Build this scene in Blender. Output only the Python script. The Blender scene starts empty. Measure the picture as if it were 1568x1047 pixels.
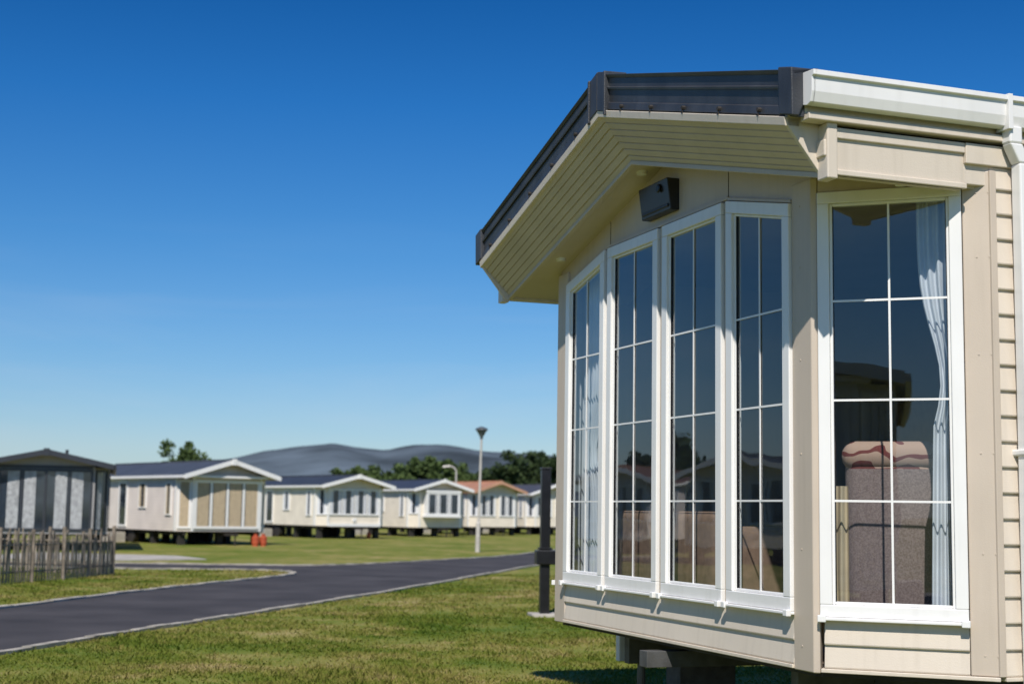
import bpy, bmesh, math, random
import numpy as np
from mathutils import Vector, Matrix
from mathutils.geometry import tessellate_polygon
R = math.radians
scene = bpy.context.scene
random.seed(7)

# ------------------------------------------------------------------ materials
def new_mat(name):
    m = bpy.data.materials.new(name); m.use_nodes = True
    nt = m.node_tree; nt.nodes.clear()
    out = nt.nodes.new('ShaderNodeOutputMaterial')
    return m, nt, out

def mat(name, col, rough=0.5, var=0.08, scale=3.0, bump=0.0, bscale=60.0, metal=0.0, streak=0.0, spec=0.5, coat=0.0):
    m, nt, out = new_mat(name)
    N = nt.nodes; L = nt.links
    p = N.new('ShaderNodeBsdfPrincipled')
    L.new(p.outputs[0], out.inputs[0])
    p.inputs['Roughness'].default_value = rough
    p.inputs['Metallic'].default_value = metal
    p.inputs['Specular IOR Level'].default_value = spec
    p.inputs['Coat Weight'].default_value = coat
    tc = N.new('ShaderNodeTexCoord')
    nz = N.new('ShaderNodeTexNoise'); nz.inputs['Scale'].default_value = scale; nz.inputs['Detail'].default_value = 8
    L.new(tc.outputs['Object'], nz.inputs['Vector'])
    rmp = N.new('ShaderNodeValToRGB')
    a = [max(0, c*(1-var*1.6)) for c in col]; b = [min(1, c*(1+var)) for c in col]
    rmp.color_ramp.elements[0].position = 0.3; rmp.color_ramp.elements[0].color = (*a, 1)
    rmp.color_ramp.elements[1].position = 0.7; rmp.color_ramp.elements[1].color = (*b, 1)
    L.new(nz.outputs['Fac'], rmp.inputs[0])
    last = rmp.outputs[0]
    if streak > 0:
        mp = N.new('ShaderNodeMapping'); mp.inputs['Scale'].default_value = (14, 14, 0.8)
        L.new(tc.outputs['Object'], mp.inputs[0])
        n2 = N.new('ShaderNodeTexNoise'); n2.inputs['Scale'].default_value = 1.6; n2.inputs['Detail'].default_value = 6
        L.new(mp.outputs[0], n2.inputs['Vector'])
        r2 = N.new('ShaderNodeValToRGB')
        r2.color_ramp.elements[0].position = 0.5; r2.color_ramp.elements[0].color = (1, 1, 1, 1)
        r2.color_ramp.elements[1].position = 0.8; r2.color_ramp.elements[1].color = (1-streak, 1-streak*1.05, 1-streak*1.15, 1)
        L.new(n2.outputs['Fac'], r2.inputs[0])
        mx = N.new('ShaderNodeMixRGB'); mx.blend_type = 'MULTIPLY'; mx.inputs[0].default_value = 1
        L.new(last, mx.inputs[1]); L.new(r2.outputs[0], mx.inputs[2]); last = mx.outputs[0]
    L.new(last, p.inputs['Base Color'])
    if bump > 0:
        bn = N.new('ShaderNodeTexNoise'); bn.inputs['Scale'].default_value = bscale; bn.inputs['Detail'].default_value = 5
        L.new(tc.outputs['Object'], bn.inputs['Vector'])
        bp = N.new('ShaderNodeBump'); bp.inputs['Strength'].default_value = bump; bp.inputs['Distance'].default_value = 0.01
        L.new(bn.outputs['Fac'], bp.inputs['Height']); L.new(bp.outputs[0], p.inputs['Normal'])
    return m

def glass_mat(name, f0=0.085, tint=(0.86, 0.91, 0.93)):
    m, nt, out = new_mat(name); N = nt.nodes; L = nt.links
    g = N.new('ShaderNodeNewGeometry')
    dt = N.new('ShaderNodeVectorMath'); dt.operation = 'DOT_PRODUCT'
    L.new(g.outputs['Incoming'], dt.inputs[0]); L.new(g.outputs['Normal'], dt.inputs[1])
    def mth(op, a, b=None, bv=None):
        n = N.new('ShaderNodeMath'); n.operation = op
        if isinstance(a, float): n.inputs[0].default_value = a
        else: L.new(a, n.inputs[0])
        if b is not None: L.new(b, n.inputs[1])
        elif bv is not None: n.inputs[1].default_value = bv
        return n.outputs[0]
    c = mth('ABSOLUTE', dt.outputs['Value'])
    o = mth('SUBTRACT', 1.0, c); o5 = mth('POWER', o, bv=4.0)
    f = mth('MULTIPLY', o5, bv=1-f0); f = mth('ADD', f, bv=f0)
    tr = N.new('ShaderNodeBsdfTransparent'); tr.inputs[0].default_value = (*tint, 1)
    gl = N.new('ShaderNodeBsdfGlossy'); gl.inputs['Roughness'].default_value = 0.0
    gl.inputs[0].default_value = (0.95, 0.97, 1, 1)
    tc = N.new('ShaderNodeTexCoord'); nz = N.new('ShaderNodeTexNoise'); nz.inputs['Scale'].default_value = 1.7
    L.new(tc.outputs['Object'], nz.inputs['Vector'])
    bp = N.new('ShaderNodeBump'); bp.inputs['Strength'].default_value = 0.08; bp.inputs['Distance'].default_value = 0.02
    L.new(nz.outputs['Fac'], bp.inputs['Height']); L.new(bp.outputs[0], gl.inputs['Normal'])
    mx = N.new('ShaderNodeMixShader')
    L.new(f, mx.inputs[0]); L.new(tr.outputs[0], mx.inputs[1]); L.new(gl.outputs[0], mx.inputs[2])
    L.new(mx.outputs[0], out.inputs[0])
    return m

def board_mat(name, col, h=0.13):
    m = mat(name, col, 0.5, 0.06, 1.5)
    nt = m.node_tree; N = nt.nodes; L = nt.links
    p = [n for n in N if n.type == 'BSDF_PRINCIPLED'][0]
    tc = N.new('ShaderNodeTexCoord'); sp = N.new('ShaderNodeSeparateXYZ')
    L.new(tc.outputs['Object'], sp.inputs[0])
    a = N.new('ShaderNodeMath'); a.operation = 'DIVIDE'; a.inputs[1].default_value = h
    b = N.new('ShaderNodeMath'); b.operation = 'FRACT'
    L.new(sp.outputs['Z'], a.inputs[0]); L.new(a.outputs[0], b.inputs[0])
    bp = N.new('ShaderNodeBump'); bp.inputs['Strength'].default_value = 0.8; bp.inputs['Distance'].default_value = 0.02; bp.invert = True
    L.new(b.outputs[0], bp.inputs['Height']); L.new(bp.outputs[0], p.inputs['Normal'])
    return m

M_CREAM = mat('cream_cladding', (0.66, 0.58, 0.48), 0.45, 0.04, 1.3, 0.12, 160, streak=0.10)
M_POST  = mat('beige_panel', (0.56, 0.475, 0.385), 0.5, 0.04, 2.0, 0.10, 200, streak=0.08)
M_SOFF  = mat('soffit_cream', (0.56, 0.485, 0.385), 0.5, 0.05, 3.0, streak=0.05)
M_WHITE = mat('white_upvc', (0.82, 0.81, 0.79), 0.25, 0.025, 3.0, streak=0.06)
M_DARKR = mat('dark_roof_sheet', (0.044, 0.047, 0.054), 0.45, 0.22, 5.0, 0.25, 140, streak=0.25)
M_BLACK = mat('black_plastic', (0.012, 0.012, 0.014), 0.35, 0.2, 8.0)
M_METAL = mat('galvanised_steel', (0.09, 0.09, 0.09), 0.6, 0.25, 9.0, 0.2, 80, metal=0.3)
M_RUST  = mat('chassis_dark', (0.03, 0.026, 0.024), 0.8, 0.3, 6.0, 0.3, 50)
M_TYRE  = mat('tyre_rubber', (0.02, 0.02, 0.02), 0.85, 0.2, 20)
M_GLASS = glass_mat('window_glass')
M_INT   = mat('interior_wall', (0.45, 0.41, 0.37), 0.8, 0.05, 2)
M_FLOOR = mat('interior_carpet', (0.20, 0.15, 0.12), 0.95, 0.2, 30, 0.3, 200)
M_CURT  = mat('curtain_white', (0.62, 0.63, 0.66), 0.9, 0.05, 8)
M_CURTG = mat('curtain_grey', (0.40, 0.41, 0.42), 0.9, 0.2, 8)
M_CURTB = mat('curtain_beige', (0.50, 0.40, 0.27), 0.9, 0.08, 8)
M_SOFA  = mat('sofa_fabric', (0.30, 0.19, 0.13), 0.9, 0.15, 20, 0.3, 300)
M_WOOD  = mat('oak_furniture', (0.34, 0.20, 0.10), 0.5, 0.2, 8)
M_BRICK = mat('concrete_block', (0.13, 0.12, 0.11), 0.9, 0.2, 12, 0.5, 60)
M_CONC  = mat('concrete', (0.42, 0.39, 0.34), 0.9, 0.15, 2.0, 0.4, 50)

# ------------------------------------------------------------------ mesh tools
class MB:
    def __init__(s): s.v = []; s.f = []
    def hexa(s, p):
        b = len(s.v); s.v += [tuple(q) for q in p]
        for f in ((0,3,2,1),(4,5,6,7),(0,1,5,4),(1,2,6,5),(2,3,7,6),(3,0,4,7)):
            s.f.append(tuple(b+i for i in f))
    def box(s, x0,x1,y0,y1,z0,z1):
        s.hexa([(x0,y0,z0),(x1,y0,z0),(x1,y1,z0),(x0,y1,z0),(x0,y0,z1),(x1,y0,z1),(x1,y1,z1),(x0,y1,z1)])
    def prism(s, lo, hi):
        b = len(s.v); n = len(lo); s.v += [tuple(q) for q in lo]+[tuple(q) for q in hi]
        s.f.append(tuple(b+i for i in range(n))); s.f.append(tuple(b+n+i for i in reversed(range(n))))
        for i in range(n):
            j = (i+1) % n; s.f.append((b+i, b+j, b+n+j, b+n+i))
    def poly(s, pts):
        b = len(s.v); s.v += [tuple(q) for q in pts]; s.f.append(tuple(range(b, b+len(pts))))
    def cyl(s, p0, p1, r0, r1, n=14, cap=True):
        p0 = Vector(p0); p1 = Vector(p1); d = (p1-p0).normalized()
        a = d.orthogonal().normalized(); c = d.cross(a)
        b = len(s.v)
        for p, r in ((p0, r0), (p1, r1)):
            for i in range(n):
                t = 2*math.pi*i/n; s.v.append(tuple(p+a*math.cos(t)*r+c*math.sin(t)*r))
        for i in range(n):
            j = (i+1) % n; s.f.append((b+i, b+j, b+n+j, b+n+i))
        if cap:
            s.f.append(tuple(b+i for i in reversed(range(n)))); s.f.append(tuple(b+n+i for i in range(n)))
    def obj(s, name, parent=None, m=None, bevel=0.0, smooth=False, recalc=True, loc=None, seg=2):
        me = bpy.data.meshes.new(name); me.from_pydata(s.v, [], s.f)
        if recalc:
            bm = bmesh.new(); bm.from_mesh(me); bmesh.ops.recalc_face_normals(bm, faces=bm.faces); bm.to_mesh(me); bm.free()
        if smooth:
            for p in me.polygons: p.use_smooth = True
        o = bpy.data.objects.new(name, me); scene.collection.objects.link(o)
        if m: me.materials.append(m)
        if parent: o.parent = parent
        if loc: o.location = loc
        if bevel > 0:
            b = o.modifiers.new('bevel', 'BEVEL'); b.width = bevel; b.segments = seg; b.limit_method = 'ANGLE'; b.angle_limit = R(40)
        return o

def empty(name, loc=(0,0,0), rz=0):
    e = bpy.data.objects.new(name, None); scene.collection.objects.link(e)
    e.location = loc; e.rotation_euler = (0, 0, rz); e.empty_display_size = 0.3
    return e

class Plane2:
    def __init__(s, o, d, n): s.o = o; s.d = d; s.n = n
    def __call__(s, t, n, z): return (s.o[0]+s.d[0]*t+s.n[0]*n, s.o[1]+s.d[1]*t+s.n[1]*n, z)
def bar(mb, P, t0, t1, n0, n1, z0a, z1a, z0b=None, z1b=None):
    if z0b is None: z0b = z0a
    if z1b is None: z1b = z1a
    mb.hexa([P(t0,n0,z0a),P(t1,n0,z0b),P(t1,n1,z0b),P(t0,n1,z0a),P(t0,n0,z1a),P(t1,n0,z1b),P(t1,n1,z1b),P(t0,n1,z1a)])

def siding(mb, P, t0, t1, z0, z1, h=0.116, out=0.016):
    z = z0
    while z < z1-0.01:
        zt = min(z+h, z1)
        mb.hexa([P(t0,-0.02,z),P(t1,-0.02,z),P(t1,out,z),P(t0,out,z),P(t0,-0.02,zt),P(t1,-0.02,zt),P(t1,0.001,zt),P(t0,0.001,zt)])
        mb.hexa([P(t0,0.0,z-0.006),P(t1,0.0,z-0.006),P(t1,out-0.003,z-0.006),P(t0,out-0.003,z-0.006),P(t0,0.0,z),P(t1,0.0,z),P(t1,out,z),P(t0,out,z)])
        z = zt

# ================================================================== MAIN CARAVAN
A = 0.3475
cv = empty('static_caravan', (1.3905, 7.0584, 0), A)
FR = Plane2((0, 0), (0, 1), (-1, 0))
c5, s5 = 0.753, -0.658
W5 = Plane2((-0.032, -0.088), (c5, s5), (-0.658, -0.753))
W0 = Plane2((-0.032, 3.088), (c5, -s5), (-0.658, 0.753))
SN = Plane2((0.616, -0.654), (1, 0), (0, -1))
SF = Plane2((0.616, 3.654), (1, 0), (0, 1))
CU = 1.5

def window(P, nm, t0, t1, z0, z1a, z1b, fw=0.065):
    fr = MB()
    dz = (z1b-z1a)/(t1-t0)
    zt = lambda t: z1a+dz*(t-t0)
    bar(fr, P, t0, t1, -0.03, 0.030, z0, z0+fw)
    bar(fr, P, t0, t1, -0.03, 0.030, zt(t0)-fw, zt(t0), zt(t1)-fw, zt(t1))
    bar(fr, P, t0, t0+fw, -0.03, 0.030, z0+fw, zt(t0)-fw, z0+fw, zt(t0+fw)-fw)
    bar(fr, P, t1-fw, t1, -0.03, 0.030, z0+fw, zt(t1-fw)-fw, z0+fw, zt(t1)-fw)
    b = 0.014
    for (a0, a1) in ((t0+fw, t0+fw+b), (t1-fw-b, t1-fw)):
        bar(fr, P, a0, a1, -0.02, 0.014, z0+fw, zt(a0)-fw, z0+fw, zt(a1)-fw)
    bar(fr, P, t0+fw+b, t1-fw-b, -0.02, 0.014, z0+fw, z0+fw+b)
    bar(fr, P, t0+fw+b, t1-fw-b, -0.02, 0.014, zt(t0+fw+b)-fw-b, zt(t0+fw+b)-fw, zt(t1-fw-b)-fw-b, zt(t1-fw-b)-fw)
    bar(fr, P, t0-0.006, t1+0.006, -0.01, 0.048, z0-0.016, z0-0.001)
    bar(fr, P, t0-0.008, t0+0.03, 0.03, 0.056, z0-0.024, z0+0.008)
    bar(fr, P, t1-0.03, t1+0.008, 0.03, 0.056, z0-0.024, z0+0.008)
    fr.obj(nm+'_frame', cv, M_WHITE, 0.004)
    gk = MB(); q = 0.004
    for (a0, a1) in ((t0+fw+b, t0+fw+b+q), (t1-fw-b-q, t1-fw-b)):
        bar(gk, P, a0, a1, -0.01, 0.008, z0+fw+b, zt(a0)-fw-b, z0+fw+b, zt(a1)-fw-b)
    gk.obj(nm+'_gasket', cv, M_BLACK)
    g = MB()
    g.poly([P(t0+fw,0.002,z0+fw),P(t1-fw,0.002,z0+fw),P(t1-fw,0.002,zt(t1-fw)-fw),P(t0+fw,0.002,zt(t0+fw)-fw)])
    g.obj(nm+'_glass', cv, M_GLASS, recalc=False)
    mt = MB(); tm = (t0+t1)/2; w = 0.005
    bar(mt, P, tm-w, tm+w, 0.004, 0.009, z0+fw+b, zt(tm)-fw-b)
    for z in (1.479, 1.949, 2.419):
        bar(mt, P, t0+fw+b, tm-w-0.0005, 0.004, 0.009, z-w, z+w)
        bar(mt, P, tm+w+0.0005, t1-fw-b, 0.004, 0.009, z-w, z+w)
    mt.obj(nm+'_glazing_bars', cv, M_WHITE)

ztop = lambda u: 2.93+min(1, max(0, (min(u, 3-u)-0.05)/0.65))*0.14
for nm, a, b in (('bay_window_1', 2.31, 2.95), ('bay_window_2', 1.53, 2.26), ('bay_window_3', 0.745, 1.47), ('bay_window_4', 0.05, 0.695)):
    window(FR, nm, a, b, 0.955, ztop(a), ztop(b), 0.066)
window(W5, 'corner_window_1', 0.073, 0.735, 0.945, 2.945, 2.945, 0.056)
window(W0, 'corner_window_2', 0.073, 0.735, 0.945, 2.945, 2.945, 0.056)

mb = MB()
for a, b in ((0.703, 0.737), (1.478, 1.522), (2.268, 2.302)):
    bar(mb, FR, a, b, -0.03, 0.012, 0.95, 3.075)
mb.obj('mullions', cv, M_POST, 0.004)
mb = MB()
siding(mb, FR, 0.045, 2.955, 0.715, 0.938, 0.1115)
siding(mb, W5, 0.09, 0.735, 0.715, 0.928, 0.1065)
siding(mb, W0, 0.09, 0.735, 0.715, 0.928, 0.1065)
mb.obj('front_cladding', cv, M_CREAM, 0.002)
mb = MB()
bar(mb, FR, 0.045, 2.955, -0.03, 0.024, 0.69, 0.708)
bar(mb, W5, 0.075, 0.865, -0.03, 0.024, 0.69, 0.708)
bar(mb, W0, 0.075, 0.865, -0.03, 0.024, 0.69, 0.708)
bar(mb, SN, 0.02, 9.4, -0.03, 0.022, 0.69, 0.708)
mb.obj('base_trim', cv, M_CREAM, 0.003)
def corner(P, sgn, nm):
    k = lambda u: (u if sgn > 0 else 3-u)
    pts = [(-0.013, k(0.047)), (-0.013, k(-0.127)), P(0.071, 0.013, 0)[:2], P(0.071, -0.05, 0)[:2], (0.05, k(0.047))]
    m = MB(); m.prism([(x, y, 0.685) for x, y in pts], [(x, y, 3.02) for x, y in pts])
    m.obj(nm, cv, M_POST, 0.005)
corner(W5, 1, 'corner_post_1'); corner(W0, -1, 'corner_post_2')
for P, nm in ((W5, '1'), (W0, '2')):
    m = MB()
    bar(m, P, 0.738, 0.868, -0.04, 0.013, 0.71, 3.0)
    bar(m, P, 0.073, 0.737, -0.04, 0.010, 2.948, 3.02)
    m.obj('jamb_'+nm, cv, M_POST, 0.005)
zs = lambda u: 3.445-0.25*abs(u-CU)
bot = [(-0.11, 2.935), (0.05, 2.935), (0.70, 3.075), (2.30, 3.075), (2.95, 2.935), (3.11, 2.935)]
top = [(3.11, zs(3.11)+0.02), (1.5, zs(1.5)+0.02), (-0.11, zs(-0.11)+0.02)]
pts = bot+top
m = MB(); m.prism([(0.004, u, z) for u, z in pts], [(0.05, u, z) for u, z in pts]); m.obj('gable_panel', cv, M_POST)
m = MB()
for a, b in ((0.05, 0.70), (2.30, 2.95)):
    bar(m, FR, a, b, -0.004, 0.016, ztop(a)+0.004, ztop(a)+0.02, ztop(b)+0.004, ztop(b)+0.02)
bar(m, FR, 0.70, 2.30, -0.004, 0.016, 3.078, 3.094)
m.obj('head_trim', cv, M_POST, 0.002)
m = MB()
for u in (0.72, 2.28):
    bar(m, FR, u-0.002, u+0.002, -0.006, -0.002, 3.096, zs(u)-0.002)
m.obj('gable_joints', cv, M_RUST)
m = MB()
for z in (0.80, 1.25, 1.7, 2.15, 2.6, 2.9):
    for P, t in ((W5, 0.80), (W5, 0.855)):
        m.cyl(P(t, 0.012, z), P(t, 0.0155, z), 0.0045, 0.004, 8)
    m.cyl((-0.012, -0.03, z), (-0.0155, -0.03, z), 0.0045, 0.004, 8)
m.obj('screw_heads', cv, M_POST)

mb = MB(); siding(mb, SN, 0.0, 9.4, 0.715, 3.02); siding(mb, SF, 0.0, 9.4, 0.715, 3.02)
mb.obj('side_cladding', cv, M_CREAM, 0.002)
mb = MB(); mb.box(9.98, 10.03, -0.65, 3.65, 0.7, 3.3); mb.obj('rear_wall', cv, M_CREAM)
m = MB(); bar(m, SN, -0.012, 0.022, -0.03, 0.020, 0.71, 3.0); bar(m, SF, -0.012, 0.022, -0.03, 0.020, 0.71, 3.0)
m.obj('side_corner_trim', cv, M_POST, 0.003)

def sweep(name, prof, e, m, bevel=0.0, closed=True, smooth=False):
    mb = MB(); n = len(prof)
    for u in (-e, CU, 3+e):
        for x, z, k in prof: mb.v.append((x, u, z-k*abs(u-CU)))
    for sct in range(2):
        for i in range(n if closed else n-1):
            j = (i+1) % n
            mb.f.append((sct*n+i, sct*n+j, (sct+1)*n+j, (sct+1)*n+i))
    if closed:
        mb.f.append(tuple(range(n))); mb.f.append(tuple(2*n+i for i in range(n)))
    return mb.obj(name, cv, m, bevel, smooth)
K = 0.27
sweep('roof', [(-0.36, 3.935, K), (9.9+0.2, 3.935, K), (10.1, 3.87, K), (-0.36, 3.87, K)], 0.70, M_DARKR)
sweep('roof_edge_band', [(-0.42, 3.94, K), (-0.362, 3.95, K), (-0.362, 3.73, K), (-0.405, 3.73, K)], 0.66, M_DARKR, 0.006)
sweep('roof_edge_rib_1', [(-0.436, 3.94, K), (-0.30, 3.96, K), (-0.30, 3.947, K), (-0.424, 3.92, K)], 0.675, M_DARKR, 0.003)
sweep('roof_edge_rib_2', [(-0.428, 3.865, K), (-0.412, 3.872, K), (-0.412, 3.856, K), (-0.424, 3.852, K)], 0.66, M_DARKR, 0.002)
sweep('roof_edge_rib_3', [(-0.422, 3.775, K), (-0.403, 3.782, K), (-0.403, 3.735, K), (-0.424, 3.735, K)], 0.66, M_DARKR, 0.002)
sweep('fascia_trim', [(-0.432, 3.728, K), (-0.35, 3.728, K), (-0.35, 3.685, K), (-0.425, 3.685, K)], 0.60, M_CREAM, 0.004)
m = MB()
for sg in (1, -1):
    p = lambda x, u, z: (x, CU+sg*u, z-K*u)
    for (ua, ub, xo) in ((0.0, 0.11, -0.436),):
        za = 3.955
        m.hexa([p(xo,ua,3.72),p(xo,ub,3.72),p(-0.405,ub,3.72),p(-0.405,ua,3.72),p(xo,ua,za),p(xo,ub,za),p(-0.3,ub,za),p(-0.3,ua,za)])
    ua = 0.125
    m.hexa([p(-0.444,ua-0.02,3.70),p(-0.444,ua,3.70),p(-0.405,ua,3.70),p(-0.405,ua-0.02,3.70),p(-0.444,ua-0.02,3.96),p(-0.444,ua,3.96),p(-0.3,ua,3.965),p(-0.3,ua-0.02,3.965)])
    ue = 2.06
    m.hexa([p(-0.436,ue,3.735),p(-0.436,ue+0.115,3.735),p(-0.40,ue+0.115,3.735),p(-0.40,ue,3.735),p(-0.44,ue,3.952),p(-0.44,ue+0.115,3.952),p(-0.3,ue+0.115,3.955),p(-0.3,ue,3.955)])
m.obj('ridge_cap', cv, M_DARKR, 0.006)
m = MB()
for i in range(1, 6):
    for sg in (1, -1):
        u = CU+sg*(-0.05+i*0.385); z = 3.755-K*abs(u-CU)
        m.cyl((-0.41, u, z), (-0.44, u, z), 0.013, 0.010, 8)
        m.cyl((-0.434, u, z), (-0.434, u+0.004, z-0.03), 0.004, 0.003, 6)
m.obj('roof_fixings', cv, M_RUST)
prof = []
n = 7
for i in range(n):
    a = i/n; b = (i+0.80)/n; c2 = (i+0.85)/n
    x = lambda q: -0.41+0.21*q; z = lambda q: 3.69-0.25*q
    kk = lambda q: K-(K-0.25)*q
    prof += [(x(a), z(a), kk(a)), (x(b), z(b), kk(b)), (x(c2)+0.004, z(c2)+0.006, kk(c2)), (x(a+0.97/n)+0.004, z(a+0.97/n)+0.006, kk(a))]
prof.append((-0.2, 3.44, 0.25))
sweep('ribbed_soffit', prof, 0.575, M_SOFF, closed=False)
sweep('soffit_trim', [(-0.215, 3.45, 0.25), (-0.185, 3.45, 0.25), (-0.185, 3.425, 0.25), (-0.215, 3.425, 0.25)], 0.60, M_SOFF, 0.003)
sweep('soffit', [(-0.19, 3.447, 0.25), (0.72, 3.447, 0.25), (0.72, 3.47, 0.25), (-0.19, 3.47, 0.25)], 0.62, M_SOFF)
m = MB()
for u, v in ((-0.578, -0.60), (3.578, 3.60)):
    pr = [(-0.415, 3.125), (-0.415, 3.19), (-0.2, 3.19), (-0.2, 2.90), (-0.235, 2.90)]
    m.prism([(x, u, z) for x, z in pr], [(x, v, z) for x, z in pr])
m.obj('soffit_cheeks', cv, M_CREAM, 0.003)
def beams(P, nm):
    m = MB()
    bar(m, P, -0.83, -0.14, -0.06, 0.0, 2.905, 3.105)
    bar(m, P, -0.141, 0.02, -0.055, -0.002, 2.93, 3.10)
    bar(m, P, -0.14, 9.4, -0.02, 0.020, 3.022, 3.118)
    bar(m, P, -0.83, -0.14, -0.02, 0.014, 3.07, 3.118)
    bar(m, P, -0.83, -0.13, -0.02, 0.010, 2.905, 2.93)
    m.obj('side_beam_'+nm, cv, M_CREAM, 0.004)
    m = MB(); bar(m, P, -0.875, -0.822, -0.065, 0.022, 2.885, 3.135)
    bar(m, P, -0.885, -0.86, -0.075, 0.012, 2.985, 3.06)
    m.obj('beam_end_block_'+nm, cv, M_CREAM, 0.006)
    m = MB()
    bar(m, P, -0.98, 9.4, -0.03, 0.045, 3.135, 3.165)
    bar(m, P, -0.98, 9.4, -0.03, 0.008, 3.165, 3.33)
    m.obj('eaves_board_'+nm, cv, M_CREAM, 0.004)
    g = MB(); prf = [(0.012, 3.20), (0.05, 3.19), (0.080, 3.20), (0.092, 3.245), (0.094, 3.31), (0.108, 3.315), (0.108, 3.338), (0.088, 3.340), (0.086, 3.25), (0.05, 3.205), (0.02, 3.215), (0.012, 3.335)]
    g.prism([P(-0.985, a, b) for a, b in prf], [P(9.4, a, b) for a, b in prf])
    g.prism([P(-0.995, a, b) for a, b in prf[:8]+[(0.005, 3.345)]], [P(-0.975, a, b) for a, b in prf[:8]+[(0.005, 3.345)]])
    bar(g, P, 0.03, 0.055, 0.02, 0.112, 3.18, 3.345)
    g.obj('gutter_'+nm, cv, M_WHITE, 0.002)
    d = MB()
    bar(d, P, 0.098, 0.168, 0.03, 0.095, 0.35, 3.03)
    d.hexa([P(0.098,0.03,3.03),P(0.168,0.03,3.03),P(0.168,0.095,3.03),P(0.098,0.095,3.03),P(0.045,0.035,3.12),P(0.115,0.035,3.12),P(0.115,0.098,3.12),P(0.045,0.098,3.12)])
    bar(d, P, 0.045, 0.115, 0.035, 0.098, 3.12, 3.2)
    for z in (1.69,): bar(d, P, 0.088, 0.178, 0.0, 0.1, z, z+0.03)
    d.obj('downpipe_'+nm, cv, M_WHITE, 0.008)
beams(SN, '1'); beams(SF, '2')
m = MB(); m.hexa([(-0.05,1.31,3.14),(0.01,1.31,3.14),(0.01,1.70,3.14),(-0.05,1.70,3.14),(-0.075,1.31,3.325),(0.01,1.31,3.325),(0.01,1.70,3.325),(-0.075,1.70,3.325)])
m.cyl((-0.075,1.42,3.28),(-0.085,1.42,3.28),0.028,0.024,16)
m.box(-0.062,-0.05,1.33,1.68,3.16,3.18)
m.obj('gable_lamp', cv, M_BLACK, 0.008)
m = MB()
for x, u in ((-0.09, 1.62), (-0.09, 0.3), (-0.09, 2.9), (0.28, -0.45)):
    z = zs(u)+0.0; m.cyl((x, u, z-0.012), (x, u, z+0.01), 0.03, 0.034, 16)
m.obj('soffit_downlights', cv, M_WHITE)

m = MB()
pts = [(0.03, -0.08), (0.63, -0.61), (9.95, -0.61), (9.95, 3.61), (0.63, 3.61), (0.03, 3.08)]
m.prism([(x, y, 0.665) for x, y in pts], [(x, y, 0.712) for x, y in pts]); m.obj('floor_slab', cv, M_RUST)
m = MB()
for y in (0.45, 2.5): m.box(0.25, 9.6, y, y+0.07, 0.46, 0.66)
for x in (0.7, 3.0, 6.0, 9.0): m.box(x, x+0.06, -0.5, 3.5, 0.54, 0.66)
m.box(-0.12, 0.6, 1.45, 1.55, 0.55, 0.64)
for y in (0.48, 2.53):
    m.cyl((0.35, y, 0.02), (0.35, y, 0.46), 0.035, 0.025, 12); m.box(0.22, 0.48, y-0.12, y+0.12, 0.0, 0.03)
m.obj('chassis', cv, M_METAL, 0.003)
m = MB()
for x in (0.9, 3.4):
    for y in (-0.45, 3.1):
        for i in range(3): m.box(x+0.01*(i % 2), x+0.44, y, y+0.22, i*0.2, i*0.2+0.195)
m.obj('block_piers', cv, M_BRICK, 0.006)
m = MB()
for y in (-0.3, 3.1):
    for x in (5.0, 5.9): m.cyl((x, y, 0.33), (x, y+0.2, 0.33), 0.33, 0.33, 24)
m.obj('wheels', cv, M_TYRE, 0.03)

# interior
m = MB(); m.prism([(x*0.99+0.05, 1.5+(y-1.5)*0.97, 0.716) for x, y in pts], [(x*0.99+0.05, 1.5+(y-1.5)*0.97, 0.745) for x, y in pts]); m.obj('interior_floor', cv, M_FLOOR)
m = MB(); m.box(0.64, 9.9, -0.62, -0.60, 0.75, 3.1); m.box(0.64, 9.9, 3.60, 3.62, 0.75, 3.1)
m.box(4.6, 4.66, -0.6, 2.2, 0.745, 3.1); m.box(0.1, 9.9, -0.595, 3.595, 3.10, 3.13)
m.box(0.08, 0.10, 0.0, 3.0, 0.745, 0.94)
m.obj('interior_walls', cv, M_INT)
m = MB(); m.box(4.1, 4.58, 0.2, 1.6, 0.745, 1.6); m.box(4.08, 4.1, 0.22, 0.88, 0.8, 1.55); m.box(4.08, 4.1, 0.92, 1.58, 0.8, 1.55); m.box(4.05, 4.59, 0.17, 1.63, 1.6, 1.64)
m.obj('sideboard', cv, M_WOOD, 0.005)
m = MB(); m.box(3.0, 3.5, 3.05, 3.58, 0.745, 2.3); m.box(2.0, 3.0, 3.3, 3.58, 0.745, 1.5); m.obj('wall_unit', cv, M_WOOD, 0.005)

def curtain(P, nm, t0, t1, n, z0, z1, folds, amp, mtl, pinch=None, side=1):
    nu, nv = folds*8, 24; mb = MB()
    for j in range(nv+1):
        v = j/nv; z = z0+(z1-z0)*v
        w = 1.0
        if pinch is not None:
            w = 1-0.55*math.exp(-((v-pinch)/0.14)**2)
            if v < pinch: w = min(w, 0.62+0.3*(pinch-v))
        for i in range(nu+1):
            a = i/nu; tt = (t1-(t1-t0)*w*(1-a)) if side > 0 else (t0+(t1-t0)*w*a)
            ph = 0.5*math.sin(v*3)+0.25*math.sin(a*9+v*5)
            mb.v.append(P(tt, n+amp*math.sin(a*folds*2*math.pi+ph)*(0.8+0.2*math.sin(a*17)), z))
    for j in range(nv):
        for i in range(nu):
            b = j*(nu+1)+i; mb.f.append((b, b+1, b+nu+2, b+nu+1))
    mb.obj(nm, cv, mtl, smooth=True, recalc=False)
curtain(W5, 'curtain_1', 0.52, 0.70, -0.10, 0.80, 3.05, 4, 0.022, M_CURT, 0.55, 1)
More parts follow.
